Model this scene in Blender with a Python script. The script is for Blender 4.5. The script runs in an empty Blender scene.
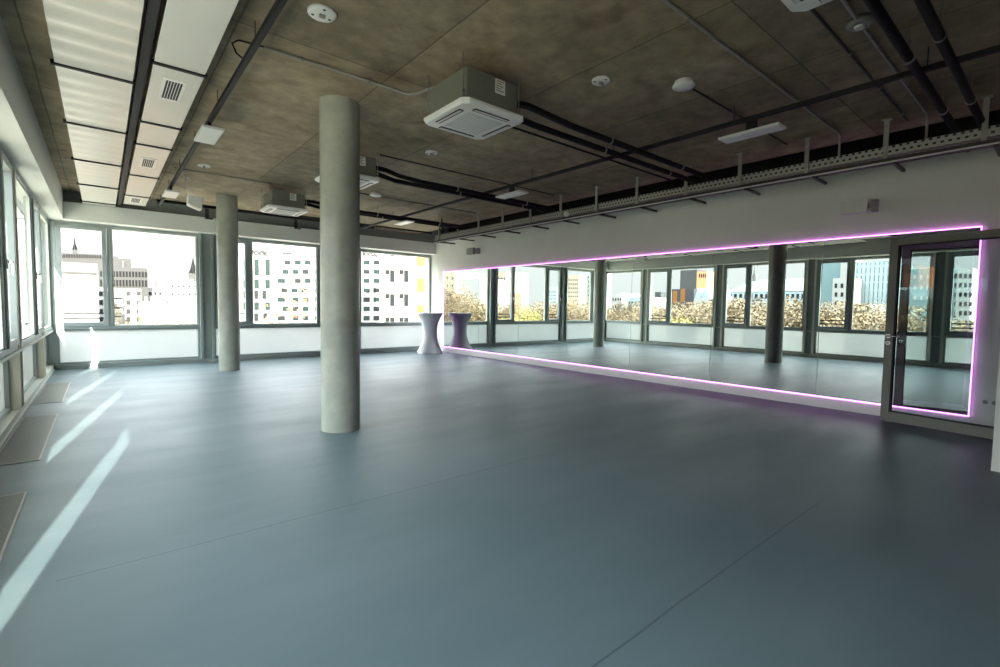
import bpy, math, random
from mathutils import Vector, Matrix
random.seed(7)
C = bpy.context.scene.collection
SC = bpy.context.scene

# ------------------------------------------------------------------ survey of the photograph (lens, height, heading)
FOC, YAW, PITCH, ROLL, EYE = 478.3, math.radians(39.73), math.radians(3.156), math.radians(0.852), 1.33
_f = Vector((math.sin(YAW)*math.cos(PITCH), math.cos(YAW)*math.cos(PITCH), -math.sin(PITCH)))
_r = Vector((math.cos(YAW), -math.sin(YAW), 0)); _u = _r.cross(_f)
RT = _r*math.cos(ROLL)+_u*math.sin(ROLL); UP = _u*math.cos(ROLL)-_r*math.sin(ROLL); FW = _f
MX = 7.69                                   # plane of the mirror
def sight(u, v, axis, val):                 # where a sight line of the survey meets a plane
    d = RT*((u-500)/FOC)-UP*((v-333.5)/FOC)+FW
    o = Vector((0, 0, EYE)); i = 'xyz'.index(axis)
    return o+d*((val-o[i])/d[i])
def north(u, v, Y): return sight(u, v, 'y', Y)
def west(u, v, X):                          # bearings taken over the mirror: fold them back to the west side
    p = sight(u, v, 'x', 2*MX-X); p.x = X; return p

# ------------------------------------------------------------------ materials
def new_mat(name):
    m = bpy.data.materials.new(name); m.use_nodes = True
    nt = m.node_tree; return m, nt, nt.nodes['Principled BSDF']
def lin(c):
    return tuple(((x/255)/12.92 if x/255 <= .04045 else ((x/255+.055)/1.055)**2.4) for x in c)+(1,)
def plain(name, col, rough=.5, metal=0, var=.06, scale=6, spec=.5, trans=0):
    m, nt, b = new_mat(name)
    c = lin(col)
    tc = nt.nodes.new('ShaderNodeTexCoord'); n = nt.nodes.new('ShaderNodeTexNoise')
    n.inputs['Scale'].default_value = scale; n.inputs['Detail'].default_value = 4
    nt.links.new(tc.outputs['Object'], n.inputs['Vector'])
    r = nt.nodes.new('ShaderNodeValToRGB')
    r.color_ramp.elements[0].position = .3; r.color_ramp.elements[1].position = .7
    r.color_ramp.elements[0].color = tuple(x*(1-var) for x in c[:3])+(1,)
    r.color_ramp.elements[1].color = tuple(min(1, x*(1+var)) for x in c[:3])+(1,)
    nt.links.new(n.outputs['Fac'], r.inputs['Fac']); nt.links.new(r.outputs['Color'], b.inputs['Base Color'])
    b.inputs['Roughness'].default_value = rough; b.inputs['Metallic'].default_value = metal
    b.inputs['Specular IOR Level'].default_value = spec
    return m
def glow(name, col, s):
    m, nt, b = new_mat(name)
    b.inputs['Base Color'].default_value = (.8, .8, .8, 1)
    b.inputs['Emission Color'].default_value = col; b.inputs['Emission Strength'].default_value = s
    return m
def glass(name, tint, ior=1.5, rough=0.0):
    m, nt, b = new_mat(name); nt.nodes.remove(b)
    o = nt.nodes['Material Output']
    t = nt.nodes.new('ShaderNodeBsdfTransparent'); t.inputs['Color'].default_value = tint
    g = nt.nodes.new('ShaderNodeBsdfGlossy'); g.inputs['Roughness'].default_value = rough
    g.inputs['Color'].default_value = (.92, .97, .96, 1)
    fr = nt.nodes.new('ShaderNodeFresnel'); fr.inputs['IOR'].default_value = ior
    mx = nt.nodes.new('ShaderNodeMixShader')
    gm = nt.nodes.new('ShaderNodeNewGeometry')      # reflect at the outer face only, not again on the way out
    nt.links.new(mathn(nt, 'MULTIPLY', fr.outputs[0], mathn(nt, 'SUBTRACT', 1.0, gm.outputs['Backfacing'])), mx.inputs[0]); nt.links.new(t.outputs[0], mx.inputs[1]); nt.links.new(g.outputs[0], mx.inputs[2])
    nt.links.new(mx.outputs[0], o.inputs['Surface'])
    return m
def mathn(nt, op, a, b=None):
    n = nt.nodes.new('ShaderNodeMath'); n.operation = op
    for i, x in enumerate((a, b)):
        if x is None: continue
        if isinstance(x, (int, float)): n.inputs[i].default_value = x
        else: nt.links.new(x, n.inputs[i])
    return n.outputs[0]
def mixc(nt, fac, a, b, mode='MIX'):
    n = nt.nodes.new('ShaderNodeMix'); n.data_type = 'RGBA'; n.blend_type = mode
    for s, x in ((n.inputs[0], fac), (n.inputs[6], a), (n.inputs[7], b)):
        if isinstance(x, (int, float)): s.default_value = x
        elif isinstance(x, tuple): s.default_value = x
        else: nt.links.new(x, s)
    return n.outputs[2]
def noise(nt, vec, scale, detail=5, rough=.55):
    n = nt.nodes.new('ShaderNodeTexNoise'); n.inputs['Scale'].default_value = scale
    n.inputs['Detail'].default_value = detail; n.inputs['Roughness'].default_value = rough
    nt.links.new(vec, n.inputs['Vector']); return n.outputs['Fac']
def ramp(nt, fac, stops):
    r = nt.nodes.new('ShaderNodeValToRGB'); e = r.color_ramp.elements
    while len(e) < len(stops): e.new(.5)
    for i, (p, c) in enumerate(stops): e[i].position = p; e[i].color = c
    nt.links.new(fac, r.inputs['Fac']); return r.outputs['Color']
def concrete(name, dark, light, joints=False, rough=.75, spec=.3):
    m, nt, b = new_mat(name)
    tc = nt.nodes.new('ShaderNodeTexCoord'); vec = tc.outputs['Object']
    a = ramp(nt, noise(nt, vec, .9, 7, .62), [(.3, lin(dark)), (.7, lin(light))])
    lo = .68 if joints else .9
    s = ramp(nt, noise(nt, vec, 5, 6, .65), [(.35, (lo, lo, lo, 1)), (.65, (1.1, 1.08, 1.04, 1))])
    col = mixc(nt, 1.0, a, s, 'MULTIPLY')
    st = ramp(nt, noise(nt, vec, 2.3, 3, .5), [(.56, (1, 1, 1, 1)), (.72, (.62, .55, .45, 1))])
    col = mixc(nt, .7 if joints else .22, col, st, 'MULTIPLY')
    if joints:
        sx = nt.nodes.new('ShaderNodeSeparateXYZ'); nt.links.new(vec, sx.inputs[0])
        wob = noise(nt, vec, 1.5, 2)
        lines = None; cells = []
        for out, per, off in ((sx.outputs['X'], 1.25, .42), (sx.outputs['Y'], 2.5, .9)):
            q = mathn(nt, 'MODULO', mathn(nt, 'ADD', mathn(nt, 'ADD', out, 100+off), mathn(nt, 'MULTIPLY', wob, .02)), per)
            cells.append(mathn(nt, 'FLOOR', mathn(nt, 'DIVIDE', mathn(nt, 'ADD', out, 100+off), per)))
            l = mathn(nt, 'LESS_THAN', q, .014)
            lines = l if lines is None else mathn(nt, 'MAXIMUM', lines, l)
        cb = nt.nodes.new('ShaderNodeCombineXYZ'); nt.links.new(cells[0], cb.inputs[0]); nt.links.new(cells[1], cb.inputs[1])
        wn = nt.nodes.new('ShaderNodeTexWhiteNoise'); nt.links.new(cb.outputs[0], wn.inputs['Vector'])
        col = mixc(nt, 1.0, col, ramp(nt, wn.outputs['Value'], [(0, (.84, .84, .85, 1)), (1, (1.14, 1.12, 1.08, 1))]), 'MULTIPLY')
        col = mixc(nt, mathn(nt, 'MULTIPLY', lines, .5), col, lin((42, 38, 30)))
    nt.links.new(col, b.inputs['Base Color'])
    b.inputs['Roughness'].default_value = rough; b.inputs['Specular IOR Level'].default_value = spec
    bp = nt.nodes.new('ShaderNodeBump'); bp.inputs['Strength'].default_value = .12; bp.inputs['Distance'].default_value = .02
    nt.links.new(noise(nt, vec, 18, 5), bp.inputs['Height']); nt.links.new(bp.outputs[0], b.inputs['Normal'])
    return m
def floor_mat():
    m, nt, b = new_mat('screed_floor')
    tc = nt.nodes.new('ShaderNodeTexCoord'); vec = tc.outputs['Object']
    mp = nt.nodes.new('ShaderNodeMapping'); mp.inputs['Scale'].default_value = (.5, 1.6, 1); nt.links.new(vec, mp.inputs[0])
    col = ramp(nt, noise(nt, mp.outputs[0], .8, 5, .6), [(.3, lin(FLOOR_A)), (.72, lin(FLOOR_B))])
    sx = nt.nodes.new('ShaderNodeSeparateXYZ'); nt.links.new(vec, sx.inputs[0])
    wob = mathn(nt, 'MULTIPLY', noise(nt, vec, .7, 2), .03)
    for y, xa, xb in SEAMS:                                    # joints in the screed
        d = mathn(nt, 'ABSOLUTE', mathn(nt, 'SUBTRACT', mathn(nt, 'ADD', sx.outputs['Y'], wob), y))
        k = mathn(nt, 'MULTIPLY', mathn(nt, 'LESS_THAN', d, .0045), .5)
        k = mathn(nt, 'MULTIPLY', k, mathn(nt, 'MULTIPLY', mathn(nt, 'GREATER_THAN', sx.outputs['X'], xa), mathn(nt, 'LESS_THAN', sx.outputs['X'], xb)))
        col = mixc(nt, k, col, lin((36, 43, 47)))
    nt.links.new(col, b.inputs['Base Color'])
    rr = ramp(nt, noise(nt, mp.outputs[0], 1.3, 4), [(.3, (.40, .40, .40, 1)), (.7, (.5, .5, .5, 1))])
    nt.links.new(rr, b.inputs['Roughness']); b.inputs['Specular IOR Level'].default_value = .3
    bp = nt.nodes.new('ShaderNodeBump'); bp.inputs['Strength'].default_value = .06; bp.inputs['Distance'].default_value = .02
    nt.links.new(noise(nt, mp.outputs[0], 3, 4), bp.inputs['Height']); nt.links.new(bp.outputs[0], b.inputs['Normal'])
    return m
def frosted(name, col):
    m, nt, b = new_mat(name); nt.nodes.remove(b); o = nt.nodes['Material Output']
    d = nt.nodes.new('ShaderNodeBsdfDiffuse'); t = nt.nodes.new('ShaderNodeBsdfTranslucent'); g = nt.nodes.new('ShaderNodeBsdfGlossy')
    tc = nt.nodes.new('ShaderNodeTexCoord')
    c = ramp(nt, noise(nt, tc.outputs['Object'], 1.2, 3), [(.3, tuple(x*.95 for x in lin(col)[:3])+(1,)), (.7, lin(col))])
    for n in (d, t): nt.links.new(c, n.inputs['Color'])
    g.inputs['Roughness'].default_value = .12
    m1 = nt.nodes.new('ShaderNodeMixShader'); m1.inputs[0].default_value = .62
    nt.links.new(d.outputs[0], m1.inputs[1]); nt.links.new(t.outputs[0], m1.inputs[2])
    fr = nt.nodes.new('ShaderNodeFresnel'); fr.inputs['IOR'].default_value = 1.45
    m2 = nt.nodes.new('ShaderNodeMixShader'); nt.links.new(fr.outputs[0], m2.inputs[0])
    nt.links.new(m1.outputs[0], m2.inputs[1]); nt.links.new(g.outputs[0], m2.inputs[2]); nt.links.new(m2.outputs[0], o.inputs['Surface'])
    return m
def perforated(name, col, hole, sx_=.06, sz_=.048):
    m, nt, b = new_mat(name)
    tc = nt.nodes.new('ShaderNodeTexCoord'); s = nt.nodes.new('ShaderNodeSeparateXYZ'); nt.links.new(tc.outputs['Object'], s.inputs[0])
    row = mathn(nt, 'FLOOR', mathn(nt, 'DIVIDE', mathn(nt, 'ADD', s.outputs['Z'], 50), sz_))
    sh = mathn(nt, 'MULTIPLY', mathn(nt, 'MODULO', row, 2), sx_/2)
    qa = mathn(nt, 'MODULO', mathn(nt, 'ADD', mathn(nt, 'ADD', mathn(nt, 'ADD', s.outputs['Y'], s.outputs['X']), 50), sh), sx_)
    qb = mathn(nt, 'MODULO', mathn(nt, 'ADD', s.outputs['Z'], 50), sz_)
    k = mathn(nt, 'MULTIPLY', mathn(nt, 'LESS_THAN', qa, sx_*.45), mathn(nt, 'LESS_THAN', qb, sz_*.45))
    nt.links.new(mixc(nt, k, lin(col), lin(hole)), b.inputs['Base Color'])
    b.inputs['Metallic'].default_value = .4; b.inputs['Roughness'].default_value = .45
    return m
SEAMS = ((1.10, 1.0, 3.8), (3.04, -.2, 3.1))
FLOOR_A, FLOOR_B = (80, 97, 102), (94, 110, 115)
M = dict(
    floor=floor_mat(),
    ceiling=concrete('board_marked_concrete', (132, 121, 99), (170, 157, 134), True),
    column=concrete('column_concrete', (150, 154, 144), (168, 172, 162), False, .25, .5),
    wall=plain('white_plaster', (226, 227, 220), .8, 0, .03, 2),
    shade=plain('grey_plaster', (128, 133, 130), .85, 0, .08, 2),
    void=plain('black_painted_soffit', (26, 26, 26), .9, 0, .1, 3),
    beam=plain('pale_fascia_board', (226, 230, 224), .6, 0, .03, 2),
    beamleft=plain('toned_down_fascia_board', (196, 200, 194), .6, 0, .03, 2),  # darker copy of the fascia, toned down against the window light
    alu=plain('grey_aluminium_frame', (146, 156, 154), .42, .15, .04, 5),
    aludark=plain('dark_recessed_panel', (140, 150, 147), .5, .1, .06, 5),
    gasket=plain('black_gasket', (20, 21, 22), .6, 0, .05, 9),
    sill=plain('pale_sill_board', (196, 200, 190), .55, 0, .03, 4),
    pale=plain('bounce_lightened_profile', (226, 222, 204), .5, 0, .03, 4),  # left mullions lightened to cream, standing in for bounced sunlight
    white=plain('white_enamel', (226, 227, 222), .35, 0, .02, 5),
    offwhite=plain('off_white_plastic', (205, 207, 203), .45, 0, .03, 5),
    greybox=plain('galvanised_casing', (120, 124, 112), .5, .2, .06, 4),
    galv=plain('galvanised_steel', (140, 140, 132), .45, .5, .1, 12),
    galvdark=plain('dull_galvanised_steel', (150, 150, 142), .55, .2, .1, 12),
    black=plain('black_pipe_insulation', (13, 13, 14), .9, 0, .15, 12),
    blackmetal=plain('black_track_metal', (13, 13, 14), .7, .0, .1, 8),
    chrome=plain('steel_handle', (190, 190, 188), .22, .95, .03, 20),
    conduit=plain('grey_conduit', (150, 148, 140), .4, .3, .06, 10),
    conduitdark=plain('dark_conduit', (52, 50, 46), .5, .1, .06, 10),
    doorframe=plain('grey_door_frame', (112, 114, 106), .42, .1, .04, 5),
    panel=plain('white_ceiling_panel_sheet', (204, 202, 192), .3, 0, .03, 2),
    cloth=plain('white_stretch_cover', (234, 237, 243), .8, 0, .02, 14),
    grille=plain('floor_grille_metal', (92, 95, 86), .45, .25, .08, 30),
    slot=plain('dark_slot', (34, 36, 34), .6, 0, .05, 9),
    grey=plain('grey_speaker_case', (150, 152, 147), .6, 0, .04, 9),
    whitewall=plain('white_speaker_case', (218, 218, 212), .6, 0, .04, 9),
    perf=perforated('perforated_tray_steel', (168, 168, 160), (48, 48, 46)),
    frost=frosted('frosted_white_glass', (236, 240, 238)),
    pane=glass('clear_window_glass', (.95, .965, .955, 1), 1.14),
    doorglass=glass('door_safety_glass', (.86, .9, .9, 1), 1.5),
    led=glow('violet_led', (.88, .24, 1, 1), 3.6),
)
m, nt, b = new_mat('silvered_mirror')
b.inputs['Metallic'].default_value = 1; b.inputs['Roughness'].default_value = 0
tc = nt.nodes.new('ShaderNodeTexCoord')
nt.links.new(ramp(nt, noise(nt, tc.outputs['Object'], .6, 2), [(.3, (.655, .71, .69, 1)), (.7, (.67, .725, .70, 1))]), b.inputs['Base Color'])
M['mirror'] = m

# ------------------------------------------------------------------ mesh builder
class MB:
    def __init__(s): s.v = []; s.f = []; s.sm = []
    def add(s, vs, fs, smooth=False):
        o = len(s.v); s.v += [tuple(p) for p in vs]
        for f in fs: s.f.append([o+i for i in f]); s.sm.append(smooth)
        return s
    def box(s, x0, x1, y0, y1, z0, z1):
        x0, x1 = min(x0, x1), max(x0, x1); y0, y1 = min(y0, y1), max(y0, y1); z0, z1 = min(z0, z1), max(z0, z1)
        v = [(x, y, z) for z in (z0, z1) for x, y in ((x0, y0), (x1, y0), (x1, y1), (x0, y1))]
        return s.add(v, [(3, 2, 1, 0), (4, 5, 6, 7), (0, 1, 5, 4), (1, 2, 6, 5), (2, 3, 7, 6), (3, 0, 4, 7)])
    def tube(s, pts, r, n=10, cap=True):
        pts = [Vector(p) for p in pts]; rings = []
        rr = r if isinstance(r, (list, tuple)) else [r]*len(pts)
        prev = None
        for i, p in enumerate(pts):
            t = (pts[min(i+1, len(pts)-1)]-pts[max(i-1, 0)]).normalized()
            if prev is None:
                a = Vector((0, 0, 1)) if abs(t.z) < .9 else Vector((1, 0, 0))
                prev = t.cross(a).normalized()
            prev = (prev-t*prev.dot(t)).normalized(); q = t.cross(prev)
            rings.append([p+(prev*math.cos(2*math.pi*k/n)+q*math.sin(2*math.pi*k/n))*rr[i] for k in range(n)])
        v = [p for rg in rings for p in rg]; f = []
        for i in range(len(pts)-1):
            for k in range(n):
                f.append((i*n+k, i*n+(k+1) % n, (i+1)*n+(k+1) % n, (i+1)*n+k))
        s.add(v, f, True)
        if cap:
            s.add(rings[0], [tuple(range(n))[::-1]]); s.add(rings[-1], [tuple(range(n))])
        return s
    def lathe(s, prof, cx, cy, n=32, sx=None, smooth=True):
        v = []; f = []
        for i, (r, z) in enumerate(prof):
            for k in range(n):
                a = 2*math.pi*k/n; q = 1 if sx is None else sx(a, i)
                v.append((cx+r*q*math.cos(a), cy+r*q*math.sin(a), z))
        for i in range(len(prof)-1):
            for k in range(n):
                f.append((i*n+k, i*n+(k+1) % n, (i+1)*n+(k+1) % n, (i+1)*n+k))
        s.add(v, f, smooth)
        L = len(prof)-1
        s.add(v[:n], [tuple(range(n))[::-1]]); s.add(v[L*n:], [tuple(range(n))])
        return s
    def prism(s, poly, axis, a0, a1):
        def P(p, t): return {'x': (t, p[0], p[1]), 'y': (p[0], t, p[1]), 'z': (p[0], p[1], t)}[axis]
        n = len(poly); v = [P(p, a0) for p in poly]+[P(p, a1) for p in poly]
        f = [tuple(range(n))[::-1], tuple(range(n, 2*n))]+[(i, (i+1) % n, n+(i+1) % n, n+i) for i in range(n)]
        return s.add(v, f)
    def build(s, name, mat, parent=None, bevel=0, local=False):
        me = bpy.data.meshes.new(name)
        off = Vector((0, 0, 0))
        p = parent
        while p is not None and not local:
            off += p.location; p = p.parent
        me.from_pydata([tuple(Vector(q)-off) for q in s.v], [], s.f)
        me.polygons.foreach_set('use_smooth', s.sm)
        me.materials.append(mat); me.validate(); me.update()
        import bmesh as _b
        bm = _b.new(); bm.from_mesh(me); _b.ops.recalc_face_normals(bm, faces=bm.faces); bm.to_mesh(me); bm.free()
        o = bpy.data.objects.new(name, me); C.objects.link(o)
        if parent is not None: o.parent = parent
        if bevel:
            md = o.modifiers.new('edge', 'BEVEL'); md.width = bevel; md.segments = 2; md.limit_method = 'ANGLE'
        return o
def tag(o, label=None, cat=None, group=None, kind=None):
    if label: o['label'] = label
    if cat: o['category'] = cat
    if group: o['group'] = group
    if kind: o['kind'] = kind
    return o
def thing(name, loc, label, cat, group=None, kind=None):
    o = bpy.data.objects.new(name, None); o.location = loc; o.empty_display_size = .1; C.objects.link(o)
    return tag(o, label, cat, group, kind)
def struct(name, mb, mat, parent=None, label=None, cat=None, bevel=0):
    o = mb.build(name, mat, parent, bevel)
    return tag(o, label, cat, None, 'structure')
def copy_tree(o, parent=None):
    c = o.copy(); C.objects.link(c)
    if parent is not None: c.parent = parent
    for ch in list(o.children): copy_tree(ch, c)
    return c
def B(*a): return MB().box(*a)

# ------------------------------------------------------------------ room shell
CZ = 3.42
struct('floor', B(-1.0, 8.4, -2.7, 12.95, -.25, 0), M['floor'], label='blue grey screed floor with two fine joints', cat='floor')
struct('ceiling', B(-.95, 7.1, -2.7, 12.95, CZ, 3.8), M['ceiling'], label='bare board-marked concrete ceiling', cat='ceiling')
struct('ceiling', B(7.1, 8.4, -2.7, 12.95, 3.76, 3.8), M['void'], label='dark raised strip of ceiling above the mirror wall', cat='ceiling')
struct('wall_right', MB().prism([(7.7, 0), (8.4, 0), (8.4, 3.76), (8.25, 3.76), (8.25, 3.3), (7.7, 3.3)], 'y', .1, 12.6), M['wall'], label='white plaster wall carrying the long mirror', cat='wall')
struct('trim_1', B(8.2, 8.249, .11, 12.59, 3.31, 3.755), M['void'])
struct('wall_far', MB().prism([(12.75, 2.87), (12.95, 2.87), (12.95, 3.8), (12.40, 3.8), (12.40, 3.2), (12.75, 3.2)], 'x', -1.2, 8.4), M['shade'], label='grey concrete wall strip above the far windows', cat='wall')
struct('wall_far', B(7.7, 8.4, 12.6, 12.95, 0, 2.87), M['wall'])
struct('trim_2', B(-.53, 7.7, 12.3, 12.749, 2.87, 3.2), M['beam'], label='pale fascia board over the far windows', cat='fascia')
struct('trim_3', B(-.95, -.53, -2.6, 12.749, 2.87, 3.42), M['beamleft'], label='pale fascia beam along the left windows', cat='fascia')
struct('wall_left', B(-.885, -.74, -2.7, -.72, 0, 3.42), M['wall'], label='white wall behind the camera side of the left windows', cat='wall')
struct('wall_back', B(-1.0, 8.4, -2.85, -2.7, 0, 3.8), M['void'], label='unseen rear wall, darkened to cut bounced light', cat='wall')  # out of view; made near black to cut bounce onto the floor
struct('wall_front', B(5.81, 6.0, -2.7, .4, 0, CZ), M['wall'], label='white wall end with baseboard beside the glass door', cat='wall')
struct('baseboard_right', B(5.795, 5.81, -2.7, .4, 0, .085), M['white'])
struct('wall_front', MB().box(6.0, 6.05, -.1, .1, 0, CZ).box(7.24, 7.7, -.1, .1, 0, CZ).box(6.05, 7.24, -.1, .1, 2.27, CZ), M['wall'])
struct('wall_right', B(7.7, 8.4, -2.7, .1, 0, 3.76), M['wall'])

# ------------------------------------------------------------------ facades
# a facade is drawn along t (x for the far one, y for the left one) and depth d (outwards positive from the glazing plane)
WN = [0]; TN = [3]
DEP = {'x': dict(fr=(-.05, .05), sa=(-.075, .03), pa=(-.008, .008), ra=(.075, .095), ha=-.075, be=(-.03, .03), sp=(.012, .028), sf=(-.02, .05), out=.06),
       'y': dict(fr=(-.13, -.05), sa=(-.15, -.06), pa=(-.098, -.084), ra=(-.03, -.016), ha=-.15, be=(-.115, -.06), sp=(-.01, .005), sf=(-.05, .008), out=.008)}
def facade(axis, t0, t1, g, sgn, bays, piers, zs=.80, zh=2.86):
    D = DEP[axis]
    def bx(mb, a, b, d0, d1, z0, z1):
        if axis == 'x': mb.box(a, b, g+sgn*d0, g+sgn*d1, z0, z1)
        else: mb.box(g+sgn*d0, g+sgn*d1, a, b, z0, z1)
        return mb
    side = 'far' if axis == 'x' else 'left'
    for a, b, kind, lab in bays:
        WN[0] += 1
        loc = ((a+b)/2, g, 0) if axis == 'x' else (g, (a+b)/2, 0)
        w = thing('window_%d' % WN[0], loc, lab, 'window', None, 'structure')
        m = MB(); e = .035
        bx(m, a, b, *D['fr'], zs-.03, zs+.03); bx(m, a, b, *D['fr'], zh-.05, zh)
        bx(m, a, a+e, *D['fr'], zs+.03, zh-.05); bx(m, b-e, b, *D['fr'], zs+.03, zh-.05)
        m.build('window_frame', M['alu'], w, .004)
        if kind == 'tilt':
            s = .075; i0, i1, j0, j1 = a+e+.004, b-e-.004, zs+.034, zh-.054
            m = MB(); bx(m, i0, i0+s, *D['sa'], j0, j1); bx(m, i1-s, i1, *D['sa'], j0, j1)
            bx(m, i0+s, i1-s, *D['sa'], j0, j0+s); bx(m, i0+s, i1-s, *D['sa'], j1-s, j1)
            sh = m.build('sash', M['alu'], w, .005)
            bx(MB(), i0+s, i1-s, *D['pa'], j0+s, j1-s).build('pane', M['pane'], w)
            m = MB()
            for zz in (zs+.17, zs+.27): bx(m, a+.02, b-.02, *D['ra'], zz, zz+.03)
            m.build('safety_rail', M['gasket'], w)
            hx = i0+.04
            m = MB(); bx(m, hx-.014, hx+.014, D['ha']-.011, D['ha'], 1.64, 1.74); bx(m, hx-.009, hx+.009, D['ha']-.05, D['ha']-.011, 1.70, 1.72); bx(m, hx-.009, hx+.009, D['ha']-.05, D['ha']-.033, 1.58, 1.72)
            m.build('handle', M['chrome'], sh, .003)
        else:
            m = MB(); q = .025
            bx(m, a+e, b-e, *D['be'], zs+.03, zs+.03+q); bx(m, a+e, b-e, *D['be'], zh-.05-q, zh-.05)
            bx(m, a+e, a+e+q, *D['be'], zs+.03+q, zh-.05-q); bx(m, b-e-q, b-e, *D['be'], zs+.03+q, zh-.05-q)
            m.build('glazing_bead', M['sill'], w)
            bx(MB(), a+e+q, b-e-q, *D['pa'], zs+.03+q, zh-.05-q).build('pane', M['pane'], w)
    # fixed lower band of frosted glass, split at each pier
    edges = [t0]+[q for p in piers for q in p]+[t1]
    for k in range(0, len(edges), 2):
        a, b = edges[k], edges[k+1]
        if b-a < .05: continue
        TN[0] += 1
        t = struct('trim_%d' % TN[0], bx(MB(), a, b, *D['sp'], .10, zs-.03), M['frost'])
        m = MB(); bx(m, a, b, *D['sf'], .07, .12); bx(m, a, b, *D['sf'], zs-.06, zs-.03)
        bx(m, a, a+.04, *D['sf'], .12, zs-.06); bx(m, b-.04, b, *D['sf'], .12, zs-.06)
        m.build('spandrel_frame', M['alu'], t)
    TN[0] += 1                                             # low ledge in front of the band
    struct('trim_%d' % TN[0], bx(bx(MB(), t0, t1, -.13, D['out'], .0, .085), t0, t1, -.145, -.12, 0, .02), M['alu' if axis == 'x' else 'sill'])
    for a, b in piers:
        TN[0] += 1
        t = thing('trim_%d' % TN[0], ((a+b)/2, g, 0) if axis == 'x' else (g, (a+b)/2, 0), None, None, None, 'structure')
        m = MB(); bx(m, a, a+.05, -PD, D['out'], .085, 2.87); bx(m, b-.05, b, -PD, D['out'], .085, 2.87)
        m.build('mullion', M['pale' if axis == 'y' else 'alu'], t, .004)
        bx(MB(), a+.05, b-.05, -PD+.06, D['out'], .085, 2.87).build('recessed_panel', M['aludark'], t)
PD = .14
far_bays = [(-.70, .13, 'tilt', 'tilting window beside the left corner of the far facade'), (.13, 1.68, 'fixed', 'broad fixed window left of the far round column'),
            (1.95, 2.72, 'tilt', 'tilting window half behind the farther column'), (2.72, 4.33, 'fixed', 'broad fixed window between the two columns'),
            (4.33, 5.18, 'tilt', 'tilting window hidden behind the nearer column'), (5.43, 7.70, 'fixed', 'fixed window behind the white high table')]
facade('x', -.70, 7.70, 12.62, 1, far_bays, [(1.68, 1.95), (5.18, 5.43)])
left_bays = [(10.85, 12.6, 'fixed', 'fixed left window nearest the far corner'), (9.65, 10.58, 'tilt', 'tilting left window next to the far corner bay'),
             (7.95, 9.65, 'fixed', 'fixed left window in the second bay from the corner'), (6.82, 7.66, 'tilt', 'tilting left window in the second bay'),
             (5.20, 6.82, 'fixed', 'fixed left window in the third bay'), (4.07, 4.93, 'tilt', 'tilting left window in the third bay'),
             (2.38, 4.07, 'fixed', 'fixed left window opposite the nearer column'), (1.25, 2.10, 'tilt', 'tilting left window reflected behind the glass door'),
             (-.45, 1.25, 'fixed', 'fixed left window beside the camera')]
facade('y', -.72, 12.6, -.88, -1, left_bays, [(-.72, -.45), (2.10, 2.38), (4.93, 5.20), (7.66, 7.95), (10.58, 10.85)])
struct('trim_%d' % (TN[0]+1), B(-.90, -.70, 12.602, 12.68, 0, 2.87), M['alu'])
# sill boards inside the left windows
struct('trim_%d' % (TN[0]+2), B(-.86, -.735, -.72, 12.5, .735, .768), M['sill'])
# outside: fins added to cut the sun into stripes, and a cornice above
FX0, FX1 = -1.03, -1.21
m = MB()
for a, b in [(-3.6, -3.3), (-.72, -.45), (2.10, 2.38), (4.93, 5.20), (7.66, 7.95), (10.58, 10.85), (13.4, 13.7)]: m.box(FX0, FX1, a+.08, b-.08, -.3, 3.4)
struct('trim_%d' % (TN[0]+3), m, M['doorframe'], label='added grey fins outside the left windows, shaping the sun stripes', cat='light-shaping fins')
struct('trim_%d' % (TN[0]+4), B(-1.21, -.95, -3, 13.2, 3.12, 3.8), M['doorframe'], label='grey cornice outside above the left windows', cat='cornice')

# ------------------------------------------------------------------ columns
def column(cx, cy, r, label):
    o = MB().lathe([(r, 0), (r, CZ)], cx, cy, 64).build('round_column', M['column'])
    tag(o, label, 'column', 'round concrete columns', 'thing')
    return o
c1 = column(1.945, 5.0, .199, 'round bare concrete column nearer the camera, full floor to ceiling')
c2 = column(1.925, 10.74, .187, 'farther round concrete column, before the far windows')

# ------------------------------------------------------------------ mirror, led line
Y0, Y1, Z0, Z1 = .745, 11.864, .145, 2.33
JOINTS = [Y0, 2.287, 3.825, 5.385, 6.985, 8.57, 10.15, Y1]
n = 7; w = (Y1-Y0)/n
ORD = ['first mirror panel, behind the glass door', 'second mirror panel counted from the glass door', 'third mirror panel counted from the glass door',
       'middle mirror panel, fourth of seven along the wall', 'third mirror panel counted from the far corner', 'second mirror panel counted from the far corner',
       'last mirror panel, beside the white high table']
for k in range(n):
    o = B(MX, 7.7, JOINTS[k]+.003, JOINTS[k+1]-.003, Z0+.012, Z1-.012).build('wall_mirror', M['mirror'])
    tag(o, 'large frameless '+ORD[k], 'mirror', 'mirror panels along the right wall')
struct('baseboard_right', B(7.69, 7.7, Y0-.012, Y1+.012, 0, Z0+.0115), M['white'])
struct('trim_90', MB().box(MX, 7.7, Y0-.012, Y1+.012, Z1-.012, Z1-.002).box(MX, 7.7, Y0-.012, Y0, Z0+.0115, Z1-.012).box(MX, 7.7, Y1, Y1+.012, Z0+.0115, Z1-.012), M['white'])
def led(name, box, label):
    return tag(B(*box).build(name, M['led']), label, 'led strip', 'violet led strips around the mirror')
led('mirror_led_strip', (7.676, 7.69, Y0-.012, Y1+.012, Z1-.0115, Z1-.0025), 'violet led strip along the top edge of the mirror')
led('mirror_led_strip', (7.676, 7.69, Y0-.012, Y1+.012, Z0+.0015, Z0+.0115), 'violet led strip along the bottom edge of the mirror above the white base')
led('mirror_led_strip', (7.676, 7.69, Y0-.0105, Y0-.0005, Z0+.012, Z1-.012), 'upright violet led strip behind the glass door')
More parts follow.
